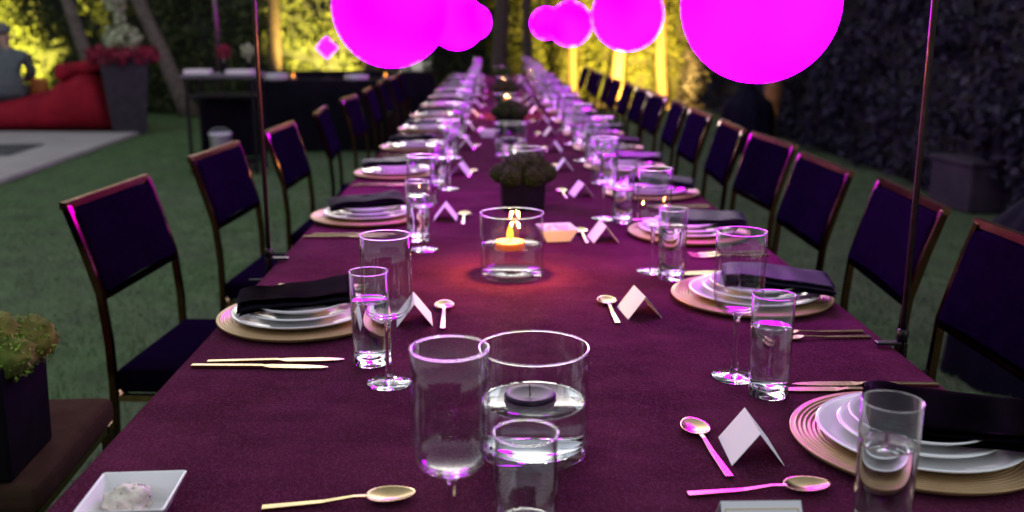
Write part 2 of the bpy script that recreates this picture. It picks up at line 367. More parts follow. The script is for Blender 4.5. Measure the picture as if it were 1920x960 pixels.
uplight(2.95, 10.35, 3.3, 11.0, .9, 260, 'small black garden uplight under the orange trunk by the hedge', (1, .45, .12), 70)

# ------------------------------------------------------------------ low stone block, covered furniture
thing('stone_wall', [('block', box('block', .56, .5, .34, 'stone', .015, cz=.18)), ('coping', box('coping', .60, .54, .04, 'stone', .012, cz=.362))], 'low grey stone block at the foot of the long dark hedge', 'stone block', (3.62, 6.95, -.005), R(8))
def cover_mesh(seed):
    V, F = [], []; seg = 48
    prof = [(.02, .80), (.035, .74), (.06, .70), (.12, .64), (.19, .57), (.245, .52), (.265, .47), (.27, .38), (.275, .22), (.285, .1), (.295, 0)]
    for i, (r, z) in enumerate(prof):
        for k in range(seg):
            a = 2 * math.pi * k / seg; p = 1 + (.05 * min(1, i / 6)) * math.sin(a * 9 + seed + .4 * math.sin(a * 3)) + .05 * noise.noise((math.cos(a) * 2, math.sin(a) * 2, z * 2 + seed))
            V.append((r * p * math.cos(a), r * p * math.sin(a), z))
    for i in range(len(prof) - 1):
        for k in range(seg): k2 = (k + 1) % seg; F.append((i * seg + k, (i + 1) * seg + k, (i + 1) * seg + k2, i * seg + k2))
    F.append(tuple(range(seg)))
    return mesh('cover', V, F, 'cover_cloth', True)
for i, (x, y, lb) in enumerate([(2.03, 3.42, 'black cloth cover tied to a point, on the lawn behind the hedge-side chairs'), (2.72, 10.3, 'small pointed black cloth cover beside the orange lit trunk')]):
    thing('furniture_cover', [('skirt', cover_mesh(i * 3.)), ('tie', lathe('tie', [(.055, .685), (.064, .69), (.066, .70), (.062, .71), (.05, .715)], 'black_cloth', 24)), ('peak_knot', lathe('peak_knot', [(0, .845), (.022, .835), (.03, .815), (.02, .79), (0, .785)], 'cover_cloth', 16))], lb, 'cover', (x, y, 0), i * .7)

# ------------------------------------------------------------------ tall planter, bean bag, cushion, person
def planter_tall():
    body = box('body', .55, .55, .92, 'tall_pot', .02, cz=.46, fn=lambda c: (c.x * (.70 + .32 * c.z / .92), c.y * (.70 + .32 * c.z / .92), c.z), cuts=1)
    rim = box('rim', .585, .585, .06, 'tall_pot', .012, cz=.93)
    n = 1500; a = rng.uniform(0, 6.28, n); q = rng.normal(0, 1, (n, 3)); q /= np.linalg.norm(q, axis=1)[:, None]
    pos = np.stack([np.cos(a) * .32, np.sin(a) * .32, np.full(n, .98)], 1) + q * np.array([.13, .13, .11]) * rng.random(n)[:, None] ** .4
    fl = leaves('flowers', pos, q, .035, 'petal')
    def ball(c, r, n):
        q = rng.normal(0, 1, (n, 3)); q /= np.linalg.norm(q, axis=1)[:, None]
        cl = np.array([noise.noise(Vector(v) * 2.6 + Vector(c) * 3) for v in q]); k = cl > -.3; q = q[k]
        return leaves('foliage', np.array(c) + q * np.array(r) * (.55 + .45 * rng.random(len(q)))[:, None], q, .04, 'blossom')
    return [('pot', body, (0, 0, 0), (0, 0, 0), [('rim', rim)]), ('flowers', fl, (0, 0, 0), (0, 0, 0), None, 'stuff'), ('stem', tube('stem', [(0, 0, .85), (.02, 0, 1.4), (-.03, 0, 2.0)], [.025, .02, .012], 'bark')),
            ('lower_foliage', ball((0, 0, 1.16), (.23, .2, .2), 900), (0, 0, 0), (0, 0, 0), None, 'stuff'), ('upper_foliage', ball((-.04, 0, 1.70), (.15, .14, .22), 600), (0, 0, 0), (0, 0, 0), None, 'stuff'), ('middle_foliage', ball((-.01, 0, 1.42), (.06, .06, .12), 160), (0, 0, 0), (0, 0, 0), None, 'stuff')]
thing('planter', planter_tall(), 'tall tapered grey pot with red flowers and pale topiary at the patio corner', 'planter', (-4.60, 12.3, 0.0), R(20.5))
def bean_bag():
    xs = np.linspace(-1.25, .82, 34); V, F = [], []; seg = 28
    def H(x):
        pts = [(-1.25, .05), (-1.15, .26), (-.9, .36), (-.4, .42), (0, .52), (.3, .70), (.5, .82), (.65, .80), (.76, .6), (.82, .1)]
        for (a, ha), (b, hb) in zip(pts, pts[1:]):
            if a <= x <= b: t = (x - a) / (b - a); t = t * t * (3 - 2 * t); return ha + (hb - ha) * t
        return .05
    for x in xs:
        h = H(x); wv = .50 * min(1, (h / .3)) ** .5 * (1 - .12 * (x > .3) * (x - .3))
        for k in range(seg):
            a = 2 * math.pi * k / seg; cy_, sz = math.cos(a), math.sin(a)
            y = wv * math.copysign(abs(cy_) ** .75, cy_); z = h / 2 + h / 2 * math.copysign(abs(sz) ** .7, sz)
            nz = noise.noise((x * 2.2, y * 2.5, z * 2.5)) * .05 + noise.noise((x * 6, y * 6, z * 6)) * .018
            V.append((x + nz * .6, y * (1 + nz), max(0, z * (1 + nz * 1.2))))
    n = len(xs)
    for i in range(n - 1):
        for k in range(seg): k2 = (k + 1) % seg; F.append((i * seg + k, i * seg + k2, (i + 1) * seg + k2, (i + 1) * seg + k))
    F.append(tuple(range(seg))[::-1]); F.append(tuple(range((n - 1) * seg, n * seg)))
    return mesh('body', V, F, 'red_bag', True)
fold = box('headrest_fold', .62, .8, .17, 'red_bag', .07, 4, smooth=True, cuts=2, fn=lambda c: (c.x, c.y * (1 - .25 * c.x), c.z + .05 * noise.noise(c * 4) - .35 * (c.x - .1) ** 2))
thing('bean_bag', [('body', bean_bag()), ('headrest_fold', fold, (.5, 0, .82), (0, R(-6), 0))], 'big red bean bag lounger lying on the edge of the patio', 'bean bag', (-5.72, 12.75, .005), R(2))
thing('cushion', box('cushion', .22, .16, .22, 'orange', .06, 4, cz=.11, smooth=True, cuts=1), 'small orange cushion on the red bean bag beside the seated person', 'cushion', (-6.0, 12.98, .445), R(15))
def person():
    J = {'pel': (0, 0, .12), 'spine': (.02, .04, .34), 'chest': (.03, .08, .52), 'neck': (.02, .11, .66), 'head0': (.01, .13, .75), 'head1': (0, .14, .87),
         'shL': (-.19, .09, .56), 'elL': (-.26, .20, .34), 'wrL': (-.16, .40, .28), 'haL': (-.12, .47, .28), 'shR': (.22, .09, .56), 'elR': (.30, .18, .33), 'wrR': (.20, .40, .26), 'haR': (.16, .47, .26),
         'hipL': (-.11, .05, .1), 'knL': (-.17, .46, .14), 'anL': (-.18, .62, -.26), 'toL': (-.19, .78, -.30), 'hipR': (.11, .05, .1), 'knR': (.17, .46, .14), 'anR': (.18, .60, -.26), 'toR': (.19, .76, -.30), 'nose': (0, .245, .79)}
    E_ = [('pel', 'spine'), ('spine', 'chest'), ('chest', 'neck'), ('neck', 'head0'), ('head0', 'head1'), ('head0', 'nose'), ('chest', 'shL'), ('shL', 'elL'), ('elL', 'wrL'), ('wrL', 'haL'), ('chest', 'shR'), ('shR', 'elR'), ('elR', 'wrR'), ('wrR', 'haR'),
          ('pel', 'hipL'), ('hipL', 'knL'), ('knL', 'anL'), ('anL', 'toL'), ('pel', 'hipR'), ('hipR', 'knR'), ('knR', 'anR'), ('anR', 'toR')]
    rad = {'pel': .16, 'spine': .155, 'chest': .165, 'neck': .06, 'head0': .085, 'head1': .095, 'nose': .02, 'shL': .085, 'shR': .085, 'elL': .055, 'elR': .055, 'wrL': .035, 'wrR': .035, 'haL': .04, 'haR': .04, 'hipL': .12, 'hipR': .12, 'knL': .075, 'knR': .075, 'anL': .05, 'anR': .05, 'toL': .04, 'toR': .04}
    ks = list(J); me = bpy.data.meshes.new('body'); me.from_pydata([J[k] for k in ks], [(ks.index(a), ks.index(b)) for a, b in E_], [])
    o = bpy.data.objects.new('tmp', me); C.objects.link(o); md = o.modifiers.new('s', 'SKIN')
    for i, k in enumerate(ks): me.skin_vertices[0].data[i].radius = (rad[k], rad[k] * (.8 if k in ('chest', 'spine', 'pel') else 1)); me.skin_vertices[0].data[i].use_root = (k == 'pel')
    o.modifiers.new('d', 'SUBSURF').levels = 2
    dg = bpy.context.evaluated_depsgraph_get(); me2 = bpy.data.meshes.new_from_object(o.evaluated_get(dg)); bpy.data.objects.remove(o)
    me2.materials.clear()
    for k in ('shirt', 'skin', 'trousers'): me2.materials.append(M[k])
    for p in me2.polygons:
        c = p.center; p.use_smooth = True
        p.material_index = 1 if c.z > .66 or (c.y > .33 and c.z > .2) else (2 if c.z < .08 or (c.y > .2 and c.z < .26) else 0)
    cap = lathe('cap', [(0, .975), (.05, .965), (.09, .93), (.108, .88), (.11, .845), (.102, .845), (.1, .85)], 'cap', 24)
    peak = mesh('peak', [(-.08, .24, .85), (.08, .24, .85), (.05, .33, .835), (-.05, .33, .835), (-.08, .24, .843), (.08, .24, .843), (.05, .33, .828), (-.05, .33, .828)], [(0, 1, 2, 3), (7, 6, 5, 4), (2, 1, 5, 6), (3, 2, 6, 7), (0, 3, 7, 4), (1, 0, 4, 5)], 'cap')
    ear = lathe('ear', [(0, -.03), (.012, -.02), (.015, 0), (.01, .025), (0, .03)], 'skin', 10)
    return [('body', me2), ('cap', cap, (0, .14, 0), (0, 0, 0), [('peak', peak, (0, -.14, 0))]), ('ear', ear, (.098, .14, .80)), ('ear', ear, (-.098, .14, .80))]
thing('person', person(), 'person in grey shirt and grey cap sitting on the red bean bag', 'person', (-6.15, 12.45, .40), R(22))

# ------------------------------------------------------------------ bar cart, buffet and what stands on them
LEG = tube('leg', [(0, 0, 0), (0, 0, .86)], .014, 'black_metal', square=True)
cart_parts = [('leg', LEG, (sx * .29, sy * .22, 0)) for sx in (-1, 1) for sy in (-1, 1)]
cart_parts += [('counter', box('counter', .66, .52, .035, 'counter_top', .006, cz=.88)), ('upper_shelf', box('upper_shelf', .58, .44, .02, 'black_metal', .003, cz=.70)), ('lower_shelf', box('lower_shelf', .58, .44, .02, 'black_metal', .003, cz=.09)), ('back_panel', box('back_panel', .57, .012, .58, 'black_cloth', cz=.40), (0, .20, 0)), ('foot_rail', tube('foot_rail', [(-.29, -.22, .05), (.29, -.22, .05)], .012, 'black_metal', square=True))]
thing('bar_cart', cart_parts, 'black bar cart with dark counter standing on the lawn', 'cart', (-2.45, 8.95, 0), R(3))
TRAY = [('tray_floor', box('tray_floor', .22, .17, .008, 'white_tray', .002, cz=.004)), ('side', box('side', .22, .008, .03, 'white_tray', .002, cz=.023), (0, -.081, 0)), ('side', box('side', .22, .008, .03, 'white_tray', .002, cz=.023), (0, .081, 0)), ('end', box('end', .008, .154, .03, 'white_tray', .002, cz=.023), (-.106, 0, 0)), ('end', box('end', .008, .154, .03, 'white_tray', .002, cz=.023), (.106, 0, 0))]
thing('serving_tray', TRAY, 'white serving tray on the outer end of the bar cart counter', 'tray', (-2.66, 8.87, .898), R(3))
thing('serving_tray', TRAY, 'white serving tray on the inner end of the bar cart counter', 'tray', (-2.26, 8.80, .898), R(-6))
thing('bucket', [('wall', lathe('wall', [(0, 0), (.08, 0), (.098, .25), (.104, .25), (.104, .262), (.094, .262), (.076, .012), (0, .012)], 'porcelain', 28)), ('handle', tube('handle', [(.1 * math.cos(t), 0, .25 + .06 * math.sin(t)) for t in np.linspace(0, math.pi, 12)], .003, 'steel', 6))], 'white bucket on the lower shelf of the bar cart', 'bucket', (-2.50, 8.86, .1005))
def posy(h, n, r, m):
    q = rng.normal(0, 1, (n, 3)); q /= np.linalg.norm(q, axis=1)[:, None]
    return [('vase', lathe('vase', [(0, 0), (.03, 0), (.036, .03), (.024, .08), (.02, .1), (.016, .1), (.018, .08), (.03, .03), (0, .01)], 'pot_black', 20)), ('blooms', leaves('blooms', np.array([0, 0, h]) + q * r * rng.random(n)[:, None] ** .4, q, .022, m), (0, 0, 0), (0, 0, 0), None, 'stuff'), ('stems', tube('stems', [(0, 0, .02), (.005, 0, h)], .006, 'leaf_pale'))]
thing('flower_vase', posy(.19, 160, .07, 'petal'), 'small vase of dusky flowers on the bar cart counter beside the pole', 'vase', (-2.46, 9.0, .898))
thing('flower_vase', posy(.20, 160, .065, 'blossom'), 'small vase of pale flowers on the end of the bar cart counter', 'vase', (-2.22, 8.95, .898))
thing('pole', [('shaft', tube('shaft', [(0, 0, 0), (0, 0, 2.9)], .02, 'rod_metal', 12)), ('base_plate', lathe('base_plate', [(0, 0), (.16, 0), (.16, .012), (.02, .02), (0, .02)], 'black_metal', 28))], 'thick dark pole standing on the lawn behind the bar cart', 'pole', (-2.66, 9.55, 0))
def draped_table(Lx, Ly, h=.75, fold=.022, n=120):
    per = []
    hx, hy = Lx / 2, Ly / 2; tot = 2 * (Lx + Ly)
    for k in range(n):
        s = tot * k / n
        if s < Lx: x, y, nx_, ny_ = -hx + s, -hy, 0, -1
        elif s < Lx + Ly: x, y, nx_, ny_ = hx, -hy + s - Lx, 1, 0
        elif s < 2 * Lx + Ly: x, y, nx_, ny_ = hx - (s - Lx - Ly), hy, 0, 1
        else: x, y, nx_, ny_ = -hx, hy - (s - 2 * Lx - Ly), -1, 0
        per.append((x, y, nx_, ny_, s))
    V, F = [], []; lv = [0, .02, .1, .3, .55, h - .012]
    for i, d in enumerate(lv):
        for (x, y, nx_, ny_, s) in per:
            wv = fold * min(1, d * 3) * (math.sin(s * 17 + 2 * math.sin(s * 3)) + .5) + .012 * min(1, d * 20)
            V.append((x + nx_ * wv, y + ny_ * wv, h - d - (.004 if i == 1 else 0)))
    for i in range(len(lv) - 1):
        for k in range(n): k2 = (k + 1) % n; F.append((i * n + k, (i + 1) * n + k, (i + 1) * n + k2, i * n + k2))
    F.append(tuple(range(n)))
    return mesh('cloth', V, F, 'black_cloth', True)
thing('buffet_table', draped_table(1.5, .75), 'buffet table under a floor-length black cloth in front of the lit hedge', 'table', (-1.86, 10.75, 0))
thing('buffet_table', draped_table(2.2, .7), 'second black draped table farther back, half hidden behind the first buffet', 'table', (-1.9, 12.9, 0))
PLATE_D = lathe('dinner_plate', [(0, .003), (.07, .003), (.072, 0), (.078, 0), (.08, .0035), (.105, .0075), (.122, .0130), (.1285, .0162), (.130, .0178), (.1287, .0192), (.121, .0165), (.104, .0110), (.085, .0080), (.07, .0072), (0, .0070)], 'porcelain', 64)
PLATE_S = lathe('salad_plate', [(0, .003), (.05, .003), (.052, 0), (.056, 0), (.058, .0035), (.078, .0075), (.093, .0125), (.1010, .0150), (.1025, .0166), (.1010, .0180), (.092, .0160), (.077, .0110), (.060, .0080), (0, .0072)], 'porcelain', 56)
BOWL_S = lathe('bowl', [(0, .003), (.04, .003), (.042, 0), (.046, 0), (.048, .0035), (.066, .0085), (.082, .0150), (.0885, .0190), (.0898, .0206), (.0885, .0220), (.081, .0185), (.065, .0120), (.048, .0080), (0, .0075)], 'porcelain', 52)
def stack(x, y, n, lb, zz=.7512):
    for k in range(n): thing('plate', PLATE_D, f'{ORD[k]} white plate from the bottom of the {lb}', 'plate', (x, y, zz + k * .0085), k * .3, 'spare plates stacked on the buffet')
stack(-2.35, 10.62, 7, 'stack by the bar cart'); stack(-1.48, 10.6, 5, 'lower stack by the lantern on the buffet')
def lightspot():  # glowing diamond on an added stand, made for a blurred spot of light
    h = .12; V = [(0, 0, .22), (h, 0, .34), (0, h, .34), (-h, 0, .34), (0, -h, .34), (0, 0, .46)]
    F = [(0, 2, 1), (0, 3, 2), (0, 4, 3), (0, 1, 4), (5, 1, 2), (5, 2, 3), (5, 3, 4), (5, 4, 1)]
    return [('shade', mesh('shade', V, F, 'lightspot')), ('stem', tube('stem', [(0, 0, .01), (0, 0, .23)], .006, 'black_metal')), ('base', lathe('base', [(0, 0), (.06, 0), (.06, .008), (0, .012)], 'black_metal', 24))]
thing('diamond_lightspot', lightspot(), 'small added glowing magenta diamond lantern standing on the draped buffet', 'lightspot', (-1.83, 10.85, .751), R(45) * 0)
def tea(x, y, z, lb, scale=1.):
    cup = lathe('cup', [(0, 0), (.03, 0), (.036, .01), (.038, .07), (.035, .07), (.033, .012), (0, .008)], 'thin_glass', 24)
    thing('candle_cup', [('cup', cup), ('wax', lathe('wax', [(0, .0085), (.03, .013), (.031, .035), (0, .036)], 'wax_lit', 20)), ('flame', lathe('flame', [(0, .036), (.006, .042), (.009, .052), (.006, .066), (0, .082)], 'flame', 12))], lb, 'candle', (x, y, z))
tea(-2.15, 10.55, .7512, 'lit candle in a glass cup near the bar cart end of the buffet')
tea(-1.17, 10.65, .7512, 'lit candle in a glass cup at the table end of the buffet')

# ================================================================== THE DINING TABLE
XL, XR, Y0, Y1 = -.512, .690, .42, 11.6; TZ = .752
W = XR - XL; XC = (XL + XR) / 2
LEGT = tube('leg', [(0, 0, 0), (0, 0, .72)], .022, 'black_metal', 12)
tp = [('table_top', box('table_top', W - .012, Y1 - Y0 - .02, .03, 'bark', .004), (XC, (Y0 + Y1) / 2, .731))]
for yy in np.linspace(Y0 + .35, Y1 - .35, 9):
    for xx in (XL + .28, XR - .28): tp.append(('leg', LEGT, (xx, float(yy), 0)))
thing('dining_table', tp, 'very long dining table under the plum tablecloths', 'table')
def tablecloth(ya, yb, z, seed, drop=.22):
    rr = .012; ny = max(20, int((yb - ya) / .035)); prof = []
    for d in (drop, drop * .66, drop * .33, .05, rr): prof.append((-1, d))
    V, F = [], []
    cols = [(XL - .004, -drop, -1), (XL - .004, -.14, -1), (XL - .004, -.07, -1), (XL - .004, -.02, -1), (XL - .002, -.006, 0), (XL + .005, -.001, 0)] + [(float(x), 0, 0) for x in np.linspace(XL + .02, XR - .02, 40)] + [(XR - .005, -.001, 0), (XR + .002, -.006, 0), (XR + .004, -.02, 1), (XR + .004, -.07, 1), (XR + .004, -.14, 1), (XR + .004, -drop, 1)]
    nc = len(cols)
    for j in range(ny + 1):
        for (x, dz, s) in cols:
            t = j / ny; y = ya + (yb - ya) * t
            if j == 0: y += .012 * noise.noise((x * 3, seed, 0))
            if j == ny: y += .012 * noise.noise((x * 3, seed, 9))
            wv = s * min(1, -dz * 7) * (.010 * (math.sin(y * 19 + seed) + 1) + .008 * (math.sin(y * 7.3 + seed * 2) + 1))
            V.append((x + wv, y, z + dz + (.0004 * noise.noise((x * 9, y * 9, seed)) if dz > -.01 else 0)))
    for j in range(ny):
        for i in range(nc - 1): k = j * nc + i; F.append((k, k + 1, k + nc + 1, k + nc))
    return mesh('tablecloth', V, F, 'plum_cloth', True)
for k, (ya, yb, z, lb) in enumerate([(.36, 2.27, .7515, 'plum shimmering tablecloth under the unlit candle vase and first settings'), (2.23, 5.3, .7498, 'plum shimmering tablecloth under the lit candle and front moss planter'), (5.26, 8.4, .7515, 'plum shimmering tablecloth over the middle stretch of the long table'), (8.36, 11.65, .7498, 'plum shimmering tablecloth over the hedge end of the long table')]):
    thing('tablecloth', tablecloth(ya, yb, z, k * 3.1), lb, 'tablecloth', group='plum tablecloths along the table')

# ------------------------------------------------------------------ tableware meshes
def charger_prof():
    top = [(0, .0055), (.09, .0055)]
    r = .094
    while r < .1545: top += [(r, .0068 + (r - .09) * .055), (r + .0012, .0092 + (r - .09) * .055), (r + .0034, .0092 + (r - .09) * .055), (r + .0046, .0068 + (r - .09) * .055)]; r += .0062
    top += [(.1585, .0125), (.160, .0118), (.1605, .010)]
    return [(0, .0), (.10, .0), (.155, .004)] + top[::-1]
CHARGER = lathe('charger', charger_prof(), 'charger_gold', 72)
def napkin(seed, lx=.212, ly=.132):
    """a cloth folded over several times: a serpentine section run along x"""
    path = []; ht = .0062; layers = 4
    for L in range(layers):
        ys = np.linspace(-ly / 2, ly / 2, 12); ys = ys if L % 2 == 0 else ys[::-1]
        sh = .006 * math.sin(L * 2.1 + seed)
        for y in ys: path.append((y * (1 - .03 * L) + sh, L * ht))
        if L < layers - 1:
            s = 1 if L % 2 == 0 else -1
            for t in (-50, 0, 50): path.append((s * (ly / 2 * (1 - .03 * L) + ht * .5 * math.cos(R(t))) + sh, L * ht + ht / 2 + ht / 2 * math.sin(R(t))))
    bm = bmesh.new(); nx = 26; G = []
    for i in range(nx + 1):
        x = -lx / 2 + lx * i / nx; row = []
        for (y, z) in path:
            f = .35 + z / (ht * layers)
            dz = f * (.004 * noise.noise((x * 20 + seed, y * 9, seed)) + .010 * noise.noise((x * 7 + seed, y * 5, 3))) - 4 * max(0, abs(x) - .07) ** 2 - 2 * max(0, abs(y) - .04) ** 2
            row.append(bm.verts.new((x + .004 * noise.noise((y * 9, z * 60, seed)), y + .007 * noise.noise((x * 12, seed, z * 60)), z + dz + .004)))
        G.append(row)
    for i in range(nx):
        for k in range(len(path) - 1): bm.faces.new((G[i][k], G[i + 1][k], G[i + 1][k + 1], G[i][k + 1]))
    bmesh.ops.solidify(bm, geom=list(bm.faces), thickness=.0016)
    return from_bm('napkin', bm, 'napkin', True)
NAPS = [napkin(s) for s in (1.3, 4.7, 8.2, 12.9)]
BOWL = lathe('bowl', [(.0, .1045), (.014, .1052), (.024, .1078), (.0315, .1135), (.0362, .1225), (.0382, .135), (.0385, .150), (.0385, .190), (.0382, .2330), (.0374, .2330), (.0375, .190), (.0375, .150), (.0371, .136), (.035, .1245), (.0302, .1165), (.023, .112), (.012, .1098), (0, .1092)], 'thin_glass', 56)
RIM = lathe('rim', [(.0382 - .0006 + .00085 * math.cos(2 * math.pi * k / 10), .2337 + .00085 * math.sin(2 * math.pi * k / 10)) for k in range(11)], 'solid_glass', 56)
STEM = lathe('stem', [(0, .004), (.0075, .005), (.0060, .011), (.0050, .02), (.0047, .055), (.0048, .09), (.0052, .098), (.0085, .1035), (0, .1043)], 'solid_glass', 20)
FOOT = lathe('foot', [(0, .0), (.0345, .0), (.0355, .001), (.0345, .0022), (.018, .0032), (.009, .005), (0, .0055)], 'solid_glass', 48)
WINE = [('bowl', BOWL, (0, 0, 0), (0, 0, 0), [('rim', RIM)]), ('stem', STEM), ('foot', FOOT)]
TUMB = lathe('wall', [(.0278, .0003), (.0292, .002), (.0302, .05), (.0315, .1545), (.0304, .1545), (.0291, .05), (.0284, .0185)], 'thin_glass', 48)
TRIM = lathe('rim', [(.03095 + .0008 * math.cos(2 * math.pi * k / 10), .1550 + .0008 * math.sin(2 * math.pi * k / 10)) for k in range(11)], 'solid_glass', 48)
TBASE = lathe('base', [(0, .004), (.012, .0022), (.022, .0003), (.0268, .0003), (.0282, .002), (.0283, .013), (.0272, .0160), (.018, .0158), (0, .0150)], 'solid_glass', 44)
def water(level, seg=44): return lathe('water', [(0, .0166), (.018, .0171), (.0258, .0178), (.0279, .021), (.0286, .05), (.0286 + (level - .05) * .0105, level - .0015), (.0288 + (level - .05) * .0105, level + .0004), (.0265, level - .0004), (0, level - .0006)], 'water', seg)
WATERS = {l: water(l) for l in (.06, .095, .108, .118)}
def tumbler(level): return [('wall', TUMB, (0, 0, 0), (0, 0, 0), [('rim', TRIM)]), ('base', TBASE), ('water', WATERS[level])]
VWALL = lathe('wall', [(0, .0), (.064, .0), (.0695, .003), (.0705, .012), (.0705, .139), (.0702, .141), (.0690, .1415), (.0678, .141), (.0675, .139), (.0675, .016), (.064, .011), (0, .010)], 'thin_glass', 72)
def vwater(level, m='water'): return lathe('water', [(0, .0106), (.0632, .0115), (.0668, .0165), (.0668, level - .002), (.0672, level + .0006), (.064, level - .0004), (0, level - .0008)], m, 72)
VW = vwater(.070); VWL = vwater(.070, 'still_water')
VRIM = lathe('rim', [(.0690 + .0015 * math.cos(2 * math.pi * k / 10), .1412 + .0012 * math.sin(2 * math.pi * k / 10)) for k in range(11)], 'solid_glass', 72)
VASE = [('wall', VWALL, (0, 0, 0), (0, 0, 0), [('rim', VRIM)]), ('water', VW)]
VASE_LIT = [VASE[0], ('water', VWL)]
WAX = lathe('wax', [(0, 0), (.014, .0005), (.024, .004), (.0315, .013), (.0335, .018), (.031, .0215), (.024, .0195), (.012, .0175), (0, .0172)], 'wax_plum', 36)
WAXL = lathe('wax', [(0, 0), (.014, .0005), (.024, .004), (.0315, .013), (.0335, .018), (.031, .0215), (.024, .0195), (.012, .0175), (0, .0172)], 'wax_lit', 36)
WICK = tube('wick', [(0, 0, .016), (.0005, 0, .024), (.001, 0, .032)], .0009, 'wick', 6)
FLAME = lathe('flame', [(0, .026), (.0055, .029), (.0075, .035), (.0066, .043), (.003, .053), (0, .060)], 'flame', 14)
def card_mesh():
    h, b, l, t = .043, .033, .043, .0006
    def panel(s): return mesh('panel', [(0, -l, h), (0, l, h), (s * b, l, 0), (s * b, -l, 0), (0, -l, h - t * 2), (0, l, h - t * 2), (s * (b - t * 1.5), l, 0), (s * (b - t * 1.5), -l, 0)], [(0, 1, 2, 3), (7, 6, 5, 4), (0, 3, 7, 4), (1, 5, 6, 2), (3, 2, 6, 7), (0, 4, 5, 1)], 'card_paper')
    return [('panel', panel(-1)), ('panel', panel(1))]
CARD = card_mesh()
def gold_card():
    ang = math.atan2(.043, .033); wv, hv = .078, .046; pr = []
    for (cx, cz_, sx, sz) in ((0, .002, wv, .0012), (0, hv, wv, .0012), (-wv / 2, .024, .0012, hv - .002), (wv / 2, .024, .0012, hv - .002)):
        pr.append(('border', box('border', sx, .0005, sz, 'card_gold'), (cx, 0, cz_)))
    return pr
def cut_bowl(a, b, depth, n=10, seg=20):
    V, F = [], []
    for s in (0, 1):
        for i in range(n + 1):
            r = i / n
            for k in range(seg):
                t = 2 * math.pi * k / seg; e = 1 - .14 * math.cos(t)
                V.append((a * r * math.cos(t), b * r * e * math.sin(t), depth * (r * r) + (.0012 if s == 0 else 0) + .001))
    for s in (0, 1):
        o = s * (n + 1) * seg
        for i in range(n):
            for k in range(seg): k2 = (k + 1) % seg; F.append((o + i * seg + k, o + (i + 1) * seg + k, o + (i + 1) * seg + k2, o + i * seg + k2) if s else (o + i * seg + k2, o + (i + 1) * seg + k2, o + (i + 1) * seg + k, o + i * seg + k))
    o = (n + 1) * seg
    for k in range(seg): k2 = (k + 1) % seg; F.append((n * seg + k, n * seg + k2, o + n * seg + k2, o + n * seg + k))
    bm = bmesh.new(); me = mesh('t', V, F); bm.from_mesh(me); bpy.data.meshes.remove(me); bmesh.ops.remove_doubles(bm, verts=bm.verts, dist=1e-6)
    return from_bm('bowl', bm, 'cutlery_gold', True)
def strip(name, pts):
    """flat bar through (x, half width, z, half thickness)"""
    bm = bmesh.new(); rings = []
    for x, wv, z, t in pts: rings.append([bm.verts.new((x, -wv, z - t)), bm.verts.new((x, wv, z - t)), bm.verts.new((x, wv, z + t)), bm.verts.new((x, -wv, z + t))])
    for a, b in zip(rings, rings[1:]):
        for k in range(4): bm.faces.new((a[k], a[(k + 1) % 4], b[(k + 1) % 4], b[k]))
    bm.faces.new(rings[0]); bm.faces.new(rings[-1])
    bmesh.ops.bevel(bm, geom=list(bm.edges), offset=.0004, segments=1, affect='EDGES')
    return from_bm(name, bm, 'cutlery_gold', False)
SPOON = [('bowl', cut_bowl(.029, .0195, .0055), (.058, 0, .0)), ('handle', strip('handle', [(-.088, .0052, .0022, .0016), (-.02, .0038, .0032, .0014), (.015, .0028, .0068, .0013), (.033, .0034, .0062, .001)]))]
KNIFE = [('handle', strip('handle', [(-.11, .0046, .0030, .0022), (0, .0046, .0034, .0022), (.008, .0036, .0034, .0016)])), ('blade', strip('blade', [(.006, .0036, .0034, .0014), (.02, .0085, .0030, .0010), (.075, .0085, .0026, .0008), (.103, .005, .0024, .0006), (.112, .0012, .0024, .0005)]))]
def tine(y): return strip('tine', [(.052, .0018, .004, .0008), (.07, .0016, .0015 + .001, .0008), (.095, .0010, .0062, .0006)])
FORK = [('handle', strip('handle', [(-.10, .0050, .0026, .0016), (-.02, .0036, .0036, .0014), (.022, .0030, .0062, .0012)])), ('head', strip('head', [(.02, .003, .0062, .0011), (.032, .0095, .0046, .001), (.053, .0105, .0034, .0009)]))] + [('tine', tine(0), (0, yy, 0)) for yy in (-.0085, -.0028, .0028, .0085)]

